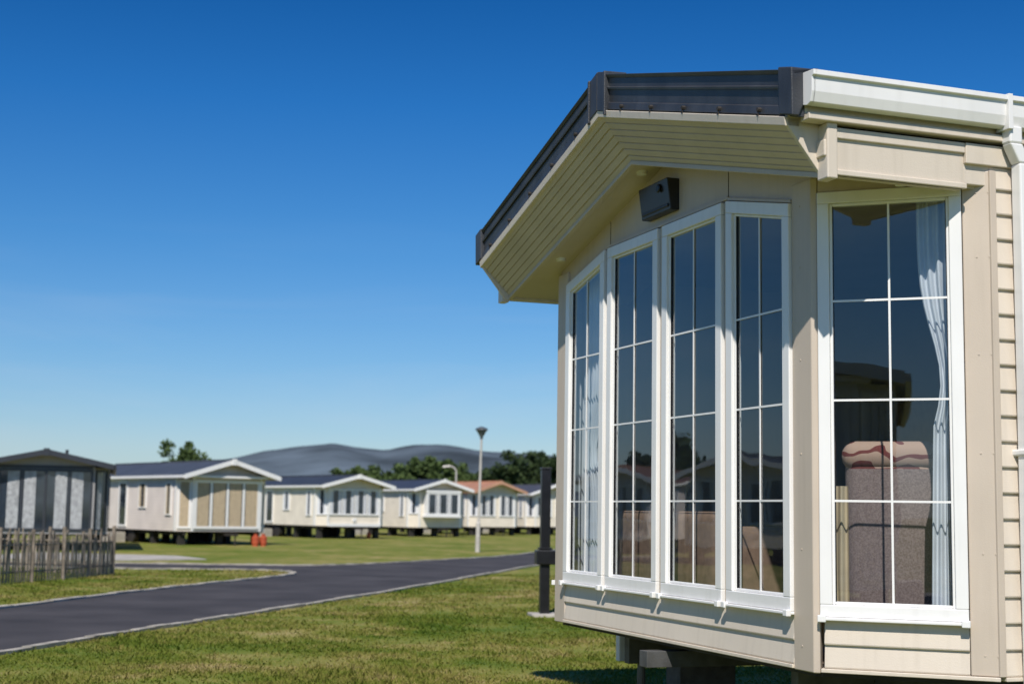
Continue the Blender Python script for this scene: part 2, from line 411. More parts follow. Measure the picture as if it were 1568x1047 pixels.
curtain(W5, 'curtain_2', 0.06, 0.19, -0.10, 0.80, 1.55, 3, 0.02, M_CURTB, None, -1)
curtain(FR, 'curtain_3', 0.02, 0.24, -0.12, 0.80, 3.05, 5, 0.02, M_CURT, 0.5, -1)
curtain(FR, 'curtain_4', 2.45, 2.95, -0.12, 0.80, 3.05, 9, 0.02, M_CURT, 0.45, 1)
curtain(W0, 'curtain_5', 0.05, 0.70, -0.12, 0.80, 3.05, 9, 0.02, M_CURT, None, 1)

def swirl_mat():
    m, nt, out = new_mat('armchair_fabric'); N = nt.nodes; L = nt.links
    p = N.new('ShaderNodeBsdfPrincipled'); L.new(p.outputs[0], out.inputs[0]); p.inputs['Roughness'].default_value = 0.9
    tc = N.new('ShaderNodeTexCoord'); sp = N.new('ShaderNodeSeparateXYZ'); L.new(tc.outputs['Object'], sp.inputs[0])
    wv = N.new('ShaderNodeTexWave'); wv.wave_type = 'RINGS'; wv.rings_direction = 'X'; wv.inputs['Scale'].default_value = 4.0; wv.inputs['Distortion'].default_value = 7; wv.inputs['Detail'].default_value = 1.0; wv.inputs['Detail Scale'].default_value = 2.0
    L.new(tc.outputs['Object'], wv.inputs['Vector'])
    r = N.new('ShaderNodeValToRGB'); r.color_ramp.interpolation = 'CONSTANT'
    r.color_ramp.elements[0].color = (0.44, 0.29, 0.22, 1); r.color_ramp.elements[1].position = 0.74; r.color_ramp.elements[1].color = (0.16, 0.035, 0.03, 1)
    L.new(wv.outputs['Fac'], r.inputs[0])
    g = N.new('ShaderNodeMath'); g.operation = 'GREATER_THAN'; g.inputs[1].default_value = 0.90
    L.new(sp.outputs['Z'], g.inputs[0])
    nn = N.new('ShaderNodeTexNoise'); nn.inputs['Scale'].default_value = 120; L.new(tc.outputs['Object'], nn.inputs[0])
    fr = N.new('ShaderNodeValToRGB'); fr.color_ramp.elements[0].position = 0.35; fr.color_ramp.elements[0].color = (0.17, 0.12, 0.11, 1); fr.color_ramp.elements[1].position = 0.65; fr.color_ramp.elements[1].color = (0.27, 0.20, 0.185, 1)
    L.new(nn.outputs['Fac'], fr.inputs[0])
    mx = N.new('ShaderNodeMixRGB'); L.new(fr.outputs[0], mx.inputs[1])
    L.new(g.outputs[0], mx.inputs[0]); L.new(r.outputs[0], mx.inputs[2]); L.new(mx.outputs[0], p.inputs['Base Color'])
    return m
ch = empty('armchair', (0.60, 0.13, 0.745), R(50)); ch.parent = cv
MF = swirl_mat()
def soft(nm, x0, x1, y0, y1, z0, z1, bv):
    m = MB(); m.box(x0, x1, y0, y1, z0, z1); m.obj(nm, ch, MF, bv, True, seg=5)
soft('backrest', -0.08, 0.09, -0.225, 0.225, 0.12, 0.97, 0.07)
soft('head_roll', -0.10, 0.11, -0.24, 0.24, 0.89, 1.04, 0.07)
soft('arm_1', 0.0, 0.68, 0.21, 0.32, 0.10, 0.62, 0.05)
soft('arm_2', 0.0, 0.68, -0.32, -0.21, 0.10, 0.62, 0.05)
soft('seat', 0.08, 0.66, -0.22, 0.22, 0.12, 0.46, 0.05)
m = MB()
for x in (0.0, 0.62):
    for y in (-0.28, 0.28): m.cyl((x, y, 0.0), (x, y, 0.12), 0.02, 0.028, 10)
m.obj('legs', ch, M_RUST)
sf = empty('sofa', (0, 0, 0.745)); sf.parent = cv
def soft2(nm, *a):
    m = MB(); m.box(*a[:6]); m.obj(nm, sf, M_SOFA, a[6], True, seg=4)
soft2('backrest', 0.2, 0.38, 1.25, 2.9, 0.1, 0.68, 0.06)
soft2('seat', 0.36, 1.0, 1.25, 2.9, 0.1, 0.42, 0.05)
soft2('arm', 0.2, 1.0, 1.07, 1.24, 0.1, 0.6, 0.06)

# ================================================================== PARK CARAVANS
M_DG = mat('caravan_glass', (0.03, 0.04, 0.055), 0.04, 0.3, 1.5, spec=0.9)
M_DGR = mat('grey_window_frame', (0.035, 0.038, 0.045), 0.4, 0.1)
def caravan(name, x, y, rz, W, L, peak, eave, wallc, roofc, style, trimc=None, base=0.52, side_win=True, bay=0.55):
    e = empty(name, (x, y, 0), rz)
    mw = board_mat('wall_'+name, wallc); mr = mat('roof_'+name, roofc, 0.55, 0.15, 1.0, 0.3, 6); mt = trimc or M_WHITE
    w = W/2; b = bay
    fp = [(-w, b), (-w+b*0.8, 0), (w-b*0.8, 0), (w, b), (w, L), (-w, L)]
    m = MB(); m.prism([(a, c, base) for a, c in fp], [(a, c, eave) for a, c in fp])
    k = (peak-0.12-eave)/w
    gb = [(-w+b*0.8, eave), (w-b*0.8, eave), (w-b*0.8, eave+k*b*0.8), (0, peak-0.12), (-w+b*0.8, eave+k*b*0.8)]
    m.prism([(a, 0.0, z) for a, z in gb], [(a, L, z) for a, z in gb])
    m.obj('walls', e, mw)
    o = w+0.16; ze = peak-k*o
    m = MB()
    for sg in (1, -1):
        m.hexa([(0,-0.45,peak-0.1),(sg*o,-0.45,ze-0.1),(sg*o,L+0.15,ze-0.1),(0,L+0.15,peak-0.1),(0,-0.45,peak),(sg*o,-0.45,ze),(sg*o,L+0.15,ze),(0,L+0.15,peak)])
    m.box(-0.06, 0.06, -0.46, L+0.1, peak-0.03, peak+0.035)
    m.cyl((0.5, L*0.3, peak-0.2), (0.5, L*0.3, peak+0.12), 0.05, 0.05, 10)
    m.obj('roof', e, mr)
    m = MB()
    for sg in (1, -1):
        m.hexa([(0,-0.50,peak-0.16),(sg*o,-0.50,ze-0.16),(sg*o,-0.452,ze-0.16),(0,-0.452,peak-0.16),(0,-0.50,peak+0.01),(sg*o,-0.50,ze+0.01),(sg*o,-0.452,ze+0.01),(0,-0.452,peak+0.01)])
        m.box(min(sg*o, sg*(o+0.07)), max(sg*o, sg*(o+0.07)), -0.44, L+0.1, ze-0.12, ze-0.02)
        m.box(min(sg*(w-0.02), sg*(w+0.02)), max(sg*(w-0.02), sg*(w+0.02)), b+0.02, L, eave-0.12, eave+0.02)
    m.box(-0.09, 0.09, -0.53, -0.501, peak-0.2, peak+0.03)
    m.obj('fascia', e, mt)
    m = MB()
    for sg in (1, -1):
        m.poly([(0,-0.45,peak-0.11),(sg*o,-0.45,ze-0.11),(sg*o,b,ze-0.11),(0,b,peak-0.11)])
    m.obj('canopy', e, M_SOFF, recalc=False)
    F = Plane2((0, 0), (1, 0), (0, -1)); q = math.hypot(b*0.8, b)
    BL = Plane2((-w, b), (b*0.8/q, -b/q), (-b/q, -b*0.8/q)); BR = Plane2((w, b), (-b*0.8/q, -b/q), (b/q, -b*0.8/q))
    SL = Plane2((-w, 0), (0, 1), (-1, 0)); SR = Plane2((w, 0), (0, 1), (1, 0))
    fr = MB(); gl = MB(); cu = MB()
    def win(P, t0, t1, z0, z1, panes=1, f=0.05, curt=0.0, full=False, d=0.0):
        bar(fr, P, t0, t1, 0.0, 0.05+d, z0, z0+f); bar(fr, P, t0, t1, 0.0, 0.05+d, z1-f, z1)
        pw = (t1-t0)/panes
        for i in range(panes+1):
            c = t0+i*pw; a0 = max(t0, c-f/2 if 0 < i < panes else (c if i == 0 else c-f)); a1 = a0+f
            bar(fr, P, a0, a1, 0.0, 0.049+d, z0+f, z1-f)
        bar(gl, P, t0+f*0.5, t1-f*0.5, -0.02, 0.02+d, z0+f*0.5, z1-f*0.5)
        if curt > 0:
            for i in range(panes):
                a = t0+i*pw+f; bb = t0+(i+1)*pw-f; ww = (bb-a)*curt
                if full:
                    nn = 6
                    for q_ in range(nn):
                        s0 = a+(bb-a)*q_/nn; bar(cu, P, s0+0.004, s0+(bb-a)/nn-0.004, 0.021+d, 0.024+d+0.006*(q_ % 2), z0+f, z1-f)
                elif full is None:
                    nn = 5; wl = (bb-a)*curt
                    for q_ in range(nn):
                        s0 = (a if i % 2 else bb-wl)+wl*q_/nn; bar(cu, P, s0, s0+wl/nn-0.006, 0.021+d, 0.024+d+0.012*(q_ % 2), z0+f, z1-f)
                else:
                    bar(cu, P, a, a+ww, 0.021+d, 0.026+d, z0+f, z1-f); bar(cu, P, bb-ww, bb, 0.021+d, 0.026+d, z0+f, z1-f)
    ft = w-b*0.8
    fm = M_WHITE; cm = M_CURT
    if style == 'tall_grey':
        win(F, -ft+0.02, ft-0.02, 0.62, eave-0.08, 4, 0.07, 0.62, None); win(BL, 0.08, q-0.06, 0.62, eave-0.08, 1, 0.06, 0.6, None); win(BR, 0.08, q-0.06, 0.62, eave-0.08, 1, 0.06, 0.6, None); fm = M_DGR; cm = M_CURTG
        bar(fr, F, -ft, ft, 0.0, 0.03, eave-0.06, eave+0.04)
    elif style in ('tall_blinds', 'tall_white'):
        win(F, -ft+0.05, ft-0.05, 0.62, eave-0.12, 4, 0.09, 0.5, style == 'tall_blinds'); win(BL, 0.1, q-0.06, 0.62, eave-0.12, 1, 0.08, 0.5, True); win(BR, 0.1, q-0.06, 0.62, eave-0.12, 1, 0.08, 0.5, True); cm = M_CURTB if style == 'tall_blinds' else M_CURT
        bar(fr, F, -w*0.86, w*0.86, 0.0, 0.3, eave-0.02, eave+0.06)
    elif style == 'wide_mid':
        win(F, -ft+0.05, ft-0.05, 1.15, eave-0.1, 4, 0.07, 0.25); win(BL, 0.1, q-0.06, 1.15, eave-0.1, 1, 0.06, 0.3); win(BR, 0.1, q-0.06, 1.15, eave-0.1, 1, 0.06, 0.3)
        bar(fr, F, -ft, ft, 0.0, 0.12, base-0.02, base+0.12); bar(fr, F, -0.1, 0.1, 0.0, 0.06, 0.85, 1.0)
    elif style == 'box_bay':
        win(F, -ft*0.82, ft*0.82, 1.2, eave-0.12, 3, 0.09, 0.12, d=0.35)
        bar(fr, F, -ft*0.86, ft*0.86, 0.0, 0.42, 1.08, 1.2); bar(fr, F, -ft*0.86, ft*0.86, 0.0, 0.42, eave-0.12, eave)
        win(BL, 0.1, q-0.06, 1.25, eave-0.12, 1, 0.06, 0.3); win(BR, 0.1, q-0.06, 1.25, eave-0.12, 1, 0.06, 0.3)
    elif style == 'pair':
        win(F, -ft+0.05, -ft*0.1, 1.15, eave-0.12, 2, 0.07, 0.2); win(F, ft*0.12, ft-0.05, 1.15, eave-0.12, 2, 0.07, 0.2)
        win(BL, 0.1, q-0.06, 1.15, eave-0.12, 1, 0.06, 0.3); win(BR, 0.1, q-0.06, 1.15, eave-0.12, 1, 0.06, 0.3)
    if side_win:
        for P in (SL, SR):
            win(P, b+0.35, b+0.85, 1.1, eave-0.2, 1, 0.05, 0.3); win(P, b+2.6, b+3.3, 1.35, eave-0.2, 1, 0.05, 0.3)
            win(P, b+4.4, b+5.2, base+0.1, eave-0.15, 1, 0.07); win(P, b+6.4, b+7.0, 1.35, eave-0.2, 1, 0.05, 0.3)
    fr.obj('window_frames', e, fm); gl.obj('window_glass', e, M_DG); cu.obj('curtains', e, cm)
    m = MB()
    for sg in (1, -1):
        m.box(min(sg*(w-0.03), sg*(w+0.03)), max(sg*(w-0.03), sg*(w+0.03)), b-0.05, b+0.06, base, eave)
        m.box(min(sg*(ft-0.04), sg*(ft+0.04)), max(sg*(ft-0.04), sg*(ft+0.04)), -0.04, 0.05, base, eave)
    m.obj('corner_trims', e, fm if style != 'tall_grey' else mw)
    m = MB()
    m.box(-w+0.25, -w+0.35, 0.3, L-0.2, base-0.15, base-0.003); m.box(w-0.35, w-0.25, 0.3, L-0.2, base-0.15, base-0.003)
    for i in range(5):
        yy = 0.6+i*(L-1.2)/4
        for sx in (-w+0.3, w-0.3, 0): m.box(sx-0.12, sx+0.12, yy-0.12, yy+0.12, 0, base-0.004)
    m.box(-w+0.1, w-0.1, 0.35, L-0.1, base-0.05, base-0.004)
    for yy in (L*0.45, L*0.55):
        for sx in (-w+0.12, w-0.34): m.cyl((sx, yy, 0.3), (sx+0.22, yy, 0.3), 0.3, 0.3, 20)
    m.box(-0.05, 0.05, -0.9, 0.4, base-0.16, base-0.06)
    m.cyl((0, -0.75, 0.0), (0, -0.75, base-0.1), 0.03, 0.03, 8)
    m.obj('chassis', e, M_RUST)
    m = MB()
    for i in range(2): m.box(-w-0.75+0.3*i, -w-0.03, b+4.4, b+5.2, 0.0 if i == 0 else 0.2, 0.2 if i == 0 else 0.4)
    m.obj('door_steps', e, M_CONC)
    return e

GREYW = (0.40, 0.38, 0.37); PINKW = (0.66, 0.59, 0.53); CREAMW = (0.74, 0.67, 0.55)
caravan('park_caravan', -14.45, 46, R(15), 3.75, 9.5, 3.12, 2.60, (0.30, 0.29, 0.28), (0.025, 0.027, 0.034), 'tall_grey', M_DGR)
caravan('park_caravan', -10.75, 56.3, R(38), 3.7, 10.5, 3.22, 2.55, PINKW, (0.055, 0.062, 0.075), 'tall_blinds')
caravan('park_caravan', -7.65, 73, R(36), 3.8, 10.5, 3.13, 2.52, CREAMW, (0.035, 0.04, 0.05), 'wide_mid', base=0.62)
caravan('park_caravan', -3.85, 82, R(34), 3.5, 10.5, 3.16, 2.55, CREAMW, (0.035, 0.042, 0.06), 'box_bay')
caravan('park_caravan', -0.75, 90, R(31), 3.4, 10.5, 3.28, 2.6, CREAMW, (0.42, 0.20, 0.11), 'pair', mat('terracotta_trim', (0.50, 0.28, 0.18), 0.6))
caravan('park_caravan', 2.9, 97, R(28), 3.6, 10.5, 3.3, 2.6, CREAMW, (0.06, 0.06, 0.07), 'pair')
caravan('park_caravan', -25.5, 31.0, R(70), 3.8, 10.5, 3.2, 2.55, CREAMW, (0.05, 0.055, 0.065), 'pair')
caravan('park_caravan', -31.0, 42.0, R(70), 3.8, 10.5, 3.2, 2.55, PINKW, (0.16, 0.08, 0.05), 'wide_mid')
caravan('park_caravan', -23.0, 20.0, R(75), 3.8, 10.5, 3.2, 2.55, GREYW, (0.05, 0.055, 0.065), 'tall_blinds')
caravan('park_caravan', -5.3, -2.9, R(152), 3.4, 9.0, 3.55, 3.1, (0.70, 0.72, 0.74), (0.05, 0.055, 0.065), 'tall_white')

# ================================================================== GROUND
def grass_mat(name, blades=False):
    m, nt, out = new_mat(name); N = nt.nodes; L = nt.links
    p = N.new('ShaderNodeBsdfPrincipled'); L.new(p.outputs[0], out.inputs[0]); p.inputs['Roughness'].default_value = 0.85
    p.inputs['Specular IOR Level'].default_value = 0.15
    g = N.new('ShaderNodeNewGeometry')
    def noise(s, d=6, dist=0.0):
        n = N.new('ShaderNodeTexNoise'); n.inputs['Scale'].default_value = s; n.inputs['Detail'].default_value = d; n.inputs['Distortion'].default_value = dist
        L.new(g.outputs['Position'], n.inputs['Vector']); return n
    n1 = noise(0.30, 9, 0.4); n2 = noise(1.7, 9, 0.3); n3 = noise(28, 5)
    r1 = N.new('ShaderNodeValToRGB'); e = r1.color_ramp.elements
    e[0].position = 0.38; e[0].color = (0.075, 0.125, 0.012, 1); e[1].position = 0.64; e[1].color = (0.42, 0.32, 0.17, 1)
    x = e.new(0.475); x.color = (0.145, 0.175, 0.024, 1)
    x = e.new(0.555); x.color = (0.25, 0.225, 0.06, 1)
    mixf = N.new('ShaderNodeMixRGB'); mixf.inputs[0].default_value = 0.5
    L.new(n1.outputs['Fac'], mixf.inputs[1]); L.new(n2.outputs['Fac'], mixf.inputs[2])
    m3 = N.new('ShaderNodeMixRGB'); m3.inputs[0].default_value = 0.30
    L.new(mixf.outputs[0], m3.inputs[1]); L.new(n3.outputs['Fac'], m3.inputs[2])
    L.new(m3.outputs[0], r1.inputs[0])
    L.new(r1.outputs[0], p.inputs['Base Color'])
    if not blades:
        bp = N.new('ShaderNodeBump'); bp.inputs['Strength'].default_value = 0.6; bp.inputs['Distance'].default_value = 0.03
        nb = noise(45, 6); L.new(nb.outputs['Fac'], bp.inputs['Height']); L.new(bp.outputs[0], p.inputs['Normal'])
    else:
        t = N.new('ShaderNodeBsdfTranslucent'); L.new(r1.outputs[0], t.inputs[0])
        mx = N.new('ShaderNodeMixShader'); mx.inputs[0].default_value = 0.3
        L.new(p.outputs[0], mx.inputs[1]); L.new(t.outputs[0], mx.inputs[2]); L.new(mx.outputs[0], out.inputs[0])
    return m
m = MB(); S = 3000; m.poly([(-S,-S,0),(S,-S,0),(S,S,0),(-S,S,0)]); m.obj('ground', None, grass_mat('grass_ground'), recalc=False)

def catmull(pts, n=8):
    P = [Vector(p) for p in pts]; P = [P[0]*2-P[1]]+P+[P[-1]*2-P[-2]]; o = []
    for i in range(1, len(P)-2):
        for k in range(n):
            t = k/n; a, b, c, d = P[i-1], P[i], P[i+1], P[i+2]
            o.append(0.5*((2*b)+(-a+c)*t+(2*a-5*b+4*c-d)*t*t+(-a+3*b-3*c+d)*t**3))
    o.append(P[-2]); return o
near = catmull([(-34,-24),(-20,-11),(-11.8,-1.5),(-7.6,5),(-5.6,11),(-4.8,14.2),(-4.24,16.8),(-3.37,20.4),(-1.87,27),(0.36,38.1),(1.74,44.4),(4,53),(9,68)])
farr = catmull([(5.5,70),(2,57),(0.03,48.1),(-1.6,43.6),(-3.1,39.9),(-4.2,37.9),(-5.64,36.9),(-9.9,36.7),(-14,37),(-30,38.5)])
left = catmull([(-30,35.6),(-14,34.3),(-9.07,33.6),(-6.2,34.0),(-5.1,33.6),(-4.62,32.4),(-4.71,30.8),(-5.35,28),(-6.14,24.2),(-6.85,19.75),(-7.8,14),(-9.8,8),(-14.2,1),(-23,-8),(-37,-21)])
outl = near+farr+left
tri = tessellate_polygon([[Vector((p.x, p.y, 0)) for p in outl]])
me = bpy.data.meshes.new('road'); me.from_pydata([(p.x, p.y, 0.006) for p in outl], [], [tuple(t) for t in tri])
bm = bmesh.new(); bm.from_mesh(me); bmesh.ops.recalc_face_normals(bm, faces=bm.faces)
for f in bm.faces:
    if f.normal.z < 0: f.normal_flip()
bm.to_mesh(me); bm.free()
ro = bpy.data.objects.new('road', me); scene.collection.objects.link(ro)
me.materials.append(mat('asphalt', (0.058, 0.053, 0.053), 0.85, 0.22, 0.8, 0.6, 70, spec=0.3))
kb = MB()
def kerb(path, w=0.11, h=0.035, sgn=1):
    for i in range(len(path)-1):
        a, b = path[i], path[i+1]; d = (b-a); n = Vector((-d.y, d.x)).normalized()*sgn*w
        j = 0.006*math.sin(i*1.7)
        kb.hexa([(a.x,a.y,-0.02),(b.x,b.y,-0.02),(b.x+n.x,b.y+n.y,-0.02),(a.x+n.x,a.y+n.y,-0.02),(a.x,a.y,h+j),(b.x,b.y,h+j),(b.x+n.x,b.y+n.y,h+j),(a.x+n.x,a.y+n.y,h+j)])
kerb(near, sgn=-1); kerb(farr, sgn=-1, w=0.14); kerb(left, sgn=-1, w=0.14)
kb.obj('kerb', None, mat('kerb_concrete', (0.38, 0.35, 0.29), 0.9, 0.3, 3, 0.4, 40))
m = MB(); pp = [(-8.2,40.3),(-10.2,38.2),(-14,38.4),(-14,43.8),(-9.5,42.5)]
m.prism([(x, y, -0.02) for x, y in pp], [(x, y, 0.03) for x, y in pp]); m.obj('concrete_pad', None, M_CONC)

rng = np.random.default_rng(3)
lsort = sorted([p for p in left if p.y < 33], key=lambda p: p.y)
def inside_road(x, y):
    nx = np.interp(y, [p.y for p in near], [p.x for p in near]); lx = np.interp(y, [p.y for p in lsort], [q.x for q in lsort])
    return (x < nx+0.10) & (x > lx-0.14)
NB = 210000
yy = 11+(34-11)*rng.random(NB)**1.6; xx = -0.36*yy-0.5+rng.random(NB)*(0.36*yy+0.5+0.30*yy+0.5)
cl = (np.sin(xx*3.1+np.sin(yy*1.3)*2)+np.sin(yy*2.7+xx)+rng.normal(0, 1.1, NB)) > -0.8
ok = cl & ~inside_road(xx, yy); xx = xx[ok]; yy = yy[ok]; nb = len(xx)
h = 0.013+0.026*rng.random(nb)**2; h *= (1+0.5*(np.sin(xx*1.3)*np.sin(yy*0.9) > 0.4)); wd = 0.006+0.006*rng.random(nb)
wd *= np.clip(yy/14, 1, 2)
an = rng.random(nb)*2*np.pi; ln = h*(0.2+1.2*rng.random(nb)); la = rng.random(nb)*2*np.pi
v = np.zeros((nb, 3, 3))
v[:, 0] = np.stack([xx-np.cos(an)*wd, yy-np.sin(an)*wd, np.zeros(nb)], 1); v[:, 1] = np.stack([xx+np.cos(an)*wd, yy+np.sin(an)*wd, np.zeros(nb)], 1)
v[:, 2] = np.stack([xx+np.cos(la)*ln, yy+np.sin(la)*ln, h], 1)
me = bpy.data.meshes.new('grass'); me.vertices.add(nb*3); me.vertices.foreach_set('co', v.ravel())
me.loops.add(nb*3); me.loops.foreach_set('vertex_index', np.arange(nb*3)); me.polygons.add(nb)
me.polygons.foreach_set('loop_start', np.arange(nb)*3); me.polygons.foreach_set('loop_total', np.full(nb, 3)); me.update(); me.validate()
go = bpy.data.objects.new('grass', me); scene.collection.objects.link(go); me.materials.append(grass_mat('grass_blades', True))

# ================================================================== HILLS
def hills():
    prof = [(-700,20),(-420,16),(-300,20),(-215,24),(-170,31),(-150,36),(-130,38.5),(-108,41.8),(-92,39),(-76,37.5),(-56,40.6),(-35,40),(-15,37.5),(5,36),(40,34),(90,30),(200,38),(400,30),(700,22)]
    xs = np.linspace(-700, 700, 281); mbh = MB(); ys = np.linspace(560, 1300, 30)
    px = [p[0] for p in prof]; pz = [p[1] for p in prof]
    for j, y in enumerate(ys):
        t = (y-560)/(900-560)
        for x in xs:
            s = np.interp(x*900/max(y, 600) if y < 900 else x, px, pz)
            if t <= 1: z = s*(math.sin(t*math.pi/2)**0.9 if t > 0 else 0)
            else: z = s*(1-0.75*min(1, (t-1)))
            z += (1.8*math.sin(x*0.035+y*0.01)+1.4*math.sin(x*0.09+y*0.03)+0.7*math.sin(x*0.21-y*0.05))*(0.6 if t < 1 else 0)*math.sin(min(t,1)*math.pi)
            mbh.v.append((x, y, z-0.4))
    nx = len(xs)
    for j in range(len(ys)-1):
        for i in range(nx-1): b = j*nx+i; mbh.f.append((b, b+1, b+nx+1, b+nx))
    return mbh.obj('hills', None, mat('hazy_moorland', (0.095, 0.122, 0.148), 1.0, 0.35, 0.02, spec=0.0), smooth=True, recalc=False)  # distance haze is painted into the grey-blue base colour
hills()

# ================================================================== TREES
def leaf_mat(name, c1, c2):
    m, nt, out = new_mat(name); N = nt.nodes; L = nt.links
    p = N.new('ShaderNodeBsdfPrincipled'); p.inputs['Roughness'].default_value = 0.7; p.inputs['Specular IOR Level'].default_value = 0.2
    g = N.new('ShaderNodeNewGeometry'); n = N.new('ShaderNodeTexNoise'); n.inputs['Scale'].default_value = 0.9; n.inputs['Detail'].default_value = 5
    L.new(g.outputs['Position'], n.inputs['Vector'])
    r = N.new('ShaderNodeValToRGB'); r.color_ramp.elements[0].position = 0.35; r.color_ramp.elements[0].color = (*c1, 1)
    r.color_ramp.elements[1].position = 0.65; r.color_ramp.elements[1].color = (*c2, 1)
    L.new(n.outputs['Fac'], r.inputs[0]); L.new(r.outputs[0], p.inputs['Base Color'])
    t = N.new('ShaderNodeBsdfTranslucent'); L.new(r.outputs[0], t.inputs[0])
    mx = N.new('ShaderNodeMixShader'); mx.inputs[0].default_value = 0.25
    L.new(p.outputs[0], mx.inputs[1]); L.new(t.outputs[0], mx.inputs[2]); L.new(mx.outputs[0], out.inputs[0])
    return m
L_MID = leaf_mat('leaves_mid', (0.05, 0.08, 0.025), (0.11, 0.16, 0.05))
L_DARK = leaf_mat('leaves_dark', (0.022, 0.042, 0.017), (0.06, 0.09, 0.032))
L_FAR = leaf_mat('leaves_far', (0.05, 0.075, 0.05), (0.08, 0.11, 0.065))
M_BARK = mat('bark', (0.07, 0.055, 0.04), 0.9, 0.3, 8, 0.5, 30)
def tree(x, y, H, W, seed, lm, clumps=46, per=70, name='deciduous_tree', low=0.22, ls=0.2, spikes=0):
    rg = np.random.default_rng(seed); e = empty(name, (x, y, 0))
    m = MB(); m.cyl((0,0,0), (0.1,0,H*0.45), W*0.045, W*0.03, 10); cs = []
    for i in range(clumps):
        while True:
            p = rg.uniform(-1, 1, 3)
            if p @ p < 1: break
        zz = low*H+(H-low*H)*(p[2]*0.5+0.5); lob = 1+0.18*math.sin(3*math.atan2(p[1], p[0])+seed)
        c = np.array([p[0]*W/2*lob*0.9, p[1]*W/2*lob*0.9, zz*0.94]); cs.append(c)
        if i % 3 == 0: m.cyl((0.05, 0, H*rg.uniform(0.2, 0.45)), tuple(c), W*0.016, W*0.004, 6)
    for i in range(spikes):
        a = rg.uniform(-0.4, 0.4)*W; cs += [np.array([a, 0, H*0.95]), np.array([a+0.05, 0, H*1.03])]
    m.obj('trunk_and_limbs', e, M_BARK, recalc=False)
    vs = []
    for c in cs:
        r = W*rg.uniform(0.08, 0.18); q = rg.normal(0, 1, (per, 3)); q /= np.linalg.norm(q, axis=1)[:, None]
        q *= (r*rg.random((per, 1))**0.5); q[:, 2] *= 0.75; q += c
        a = rg.normal(0, 1, (per, 3)); a /= np.linalg.norm(a, axis=1)[:, None]; b = np.cross(a, rg.normal(0, 1, (per, 3))); b /= np.linalg.norm(b, axis=1)[:, None]
        s = ls*rg.uniform(0.6, 1.3, (per, 1))
        vs.append(np.stack([q-a*s, q+b*s*0.6, q+a*s, q-b*s*0.6], 1))
    v = np.concatenate(vs); k = len(v)
    me = bpy.data.meshes.new('crown'); me.from_pydata(v.reshape(-1, 3).tolist(), [], np.arange(k*4).reshape(k, 4).tolist())
    me.materials.append(lm); o = bpy.data.objects.new('crown', me); scene.collection.objects.link(o); o.parent = e
tree(-20.8, 95, 5.2, 3.7, 12, L_MID, 85, 80, ls=0.14, spikes=2, low=0.3)
sp = [(-15.0,132,5.3,3.6),(-13.2,128,5.2,4.2),(-11.5,133,5.9,4.2),(-9.8,127,5.5,4.6),(-7.8,131,6.7,4.4),(-6.0,128,6.2,4.2),(-4.4,133,5.8,4.4),(-2.9,130,5.1,3.6)]
for i, (x, y, H, W) in enumerate(sp): tree(x, y, H, W, 20+i, L_MID, 70, 90, ls=0.2, low=0.05)
sp = [(-1.6,126,5.4,3.6),(0.1,124,6.7,4.2),(1.9,127,7.2,4.4),(3.8,123,6.5,4.4),(5.6,126,6.6,4.4),(8,124,6.4,5)]
for i, (x, y, H, W) in enumerate(sp): tree(x, y, H, W, 40+i, L_DARK, 80, 90, ls=0.2, low=0.04)
for i, (x, y, H, W) in enumerate([(-60, 95, 7, 7), (-52, 60, 6, 6), (-48, 75, 7, 7)]): tree(x, y, H, W, 60+i, L_DARK, 40, 60, ls=0.3)
# far hedgerow / woodland at the foot of the hills: one object
rg = np.random.default_rng(5); k = 26000
cx = rg.uniform(-230, 120, 900); cy = 420+60*np.sin(cx*0.02)+rg.uniform(-15, 15, 900); cz = rg.uniform(0.5, 7.5, 900)*(0.65+0.35*np.sin(cx*0.11)*np.sin(cx*0.037+1))
idx = rg.integers(0, 900, k); c = np.stack([cx[idx], cy[idx], cz[idx]], 1)+rg.normal(0, 1, (k, 3))*[1.6, 1.6, 0.9]
a = rg.normal(0, 1, (k, 3))*0.5; b = rg.normal(0, 1, (k, 3))*0.4
v = np.stack([c-a, c+b, c+a, c-b], 1)
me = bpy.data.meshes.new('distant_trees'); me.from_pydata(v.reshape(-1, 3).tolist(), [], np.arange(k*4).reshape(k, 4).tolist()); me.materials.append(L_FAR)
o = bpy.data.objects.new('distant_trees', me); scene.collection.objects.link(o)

# ================================================================== STREET FURNITURE
lp = empty('street_lamp', (-1.1, 52.3, 0), 0)
M_LP = mat('lamp_post_paint', (0.50, 0.47, 0.42), 0.5, 0.1, 4)
M_LD = mat('lantern_grey', (0.07, 0.08, 0.09), 0.4, 0.1, 4)
m = MB(); m.cyl((0,0,0),(0.01,0,1.0),0.085,0.08,14); m.cyl((0.01,0,1.0),(0.02,0,1.06),0.085,0.05,14); m.cyl((0.02,0,1.06),(0.07,0,4.0),0.05,0.038,14); m.box(-0.04,0.05,-0.09,-0.082,0.5,0.85)
m.obj('pole', lp, M_LP)
m = MB(); m.cyl((0.07,0,3.98),(0.07,0,4.06),0.05,0.06,14); m.cyl((0.07,0,4.30),(0.07,0,4.36),0.24,0.20,18); m.cyl((0.07,0,4.36),(0.07,0,4.42),0.20,0.05,18); m.obj('lantern_cap', lp, M_LD)
m = MB(); m.cyl((0.07,0,4.06),(0.07,0,4.30),0.06,0.20,18); m.obj('lantern_bowl', lp, mat('lantern_bowl', (0.12, 0.14, 0.15), 0.15, 0.1))
lp2 = empty('street_lamp', (-3.2, 88, 0), 0)
m = MB(); m.cyl((0,0,0),(0,0,3.7),0.06,0.05,10)
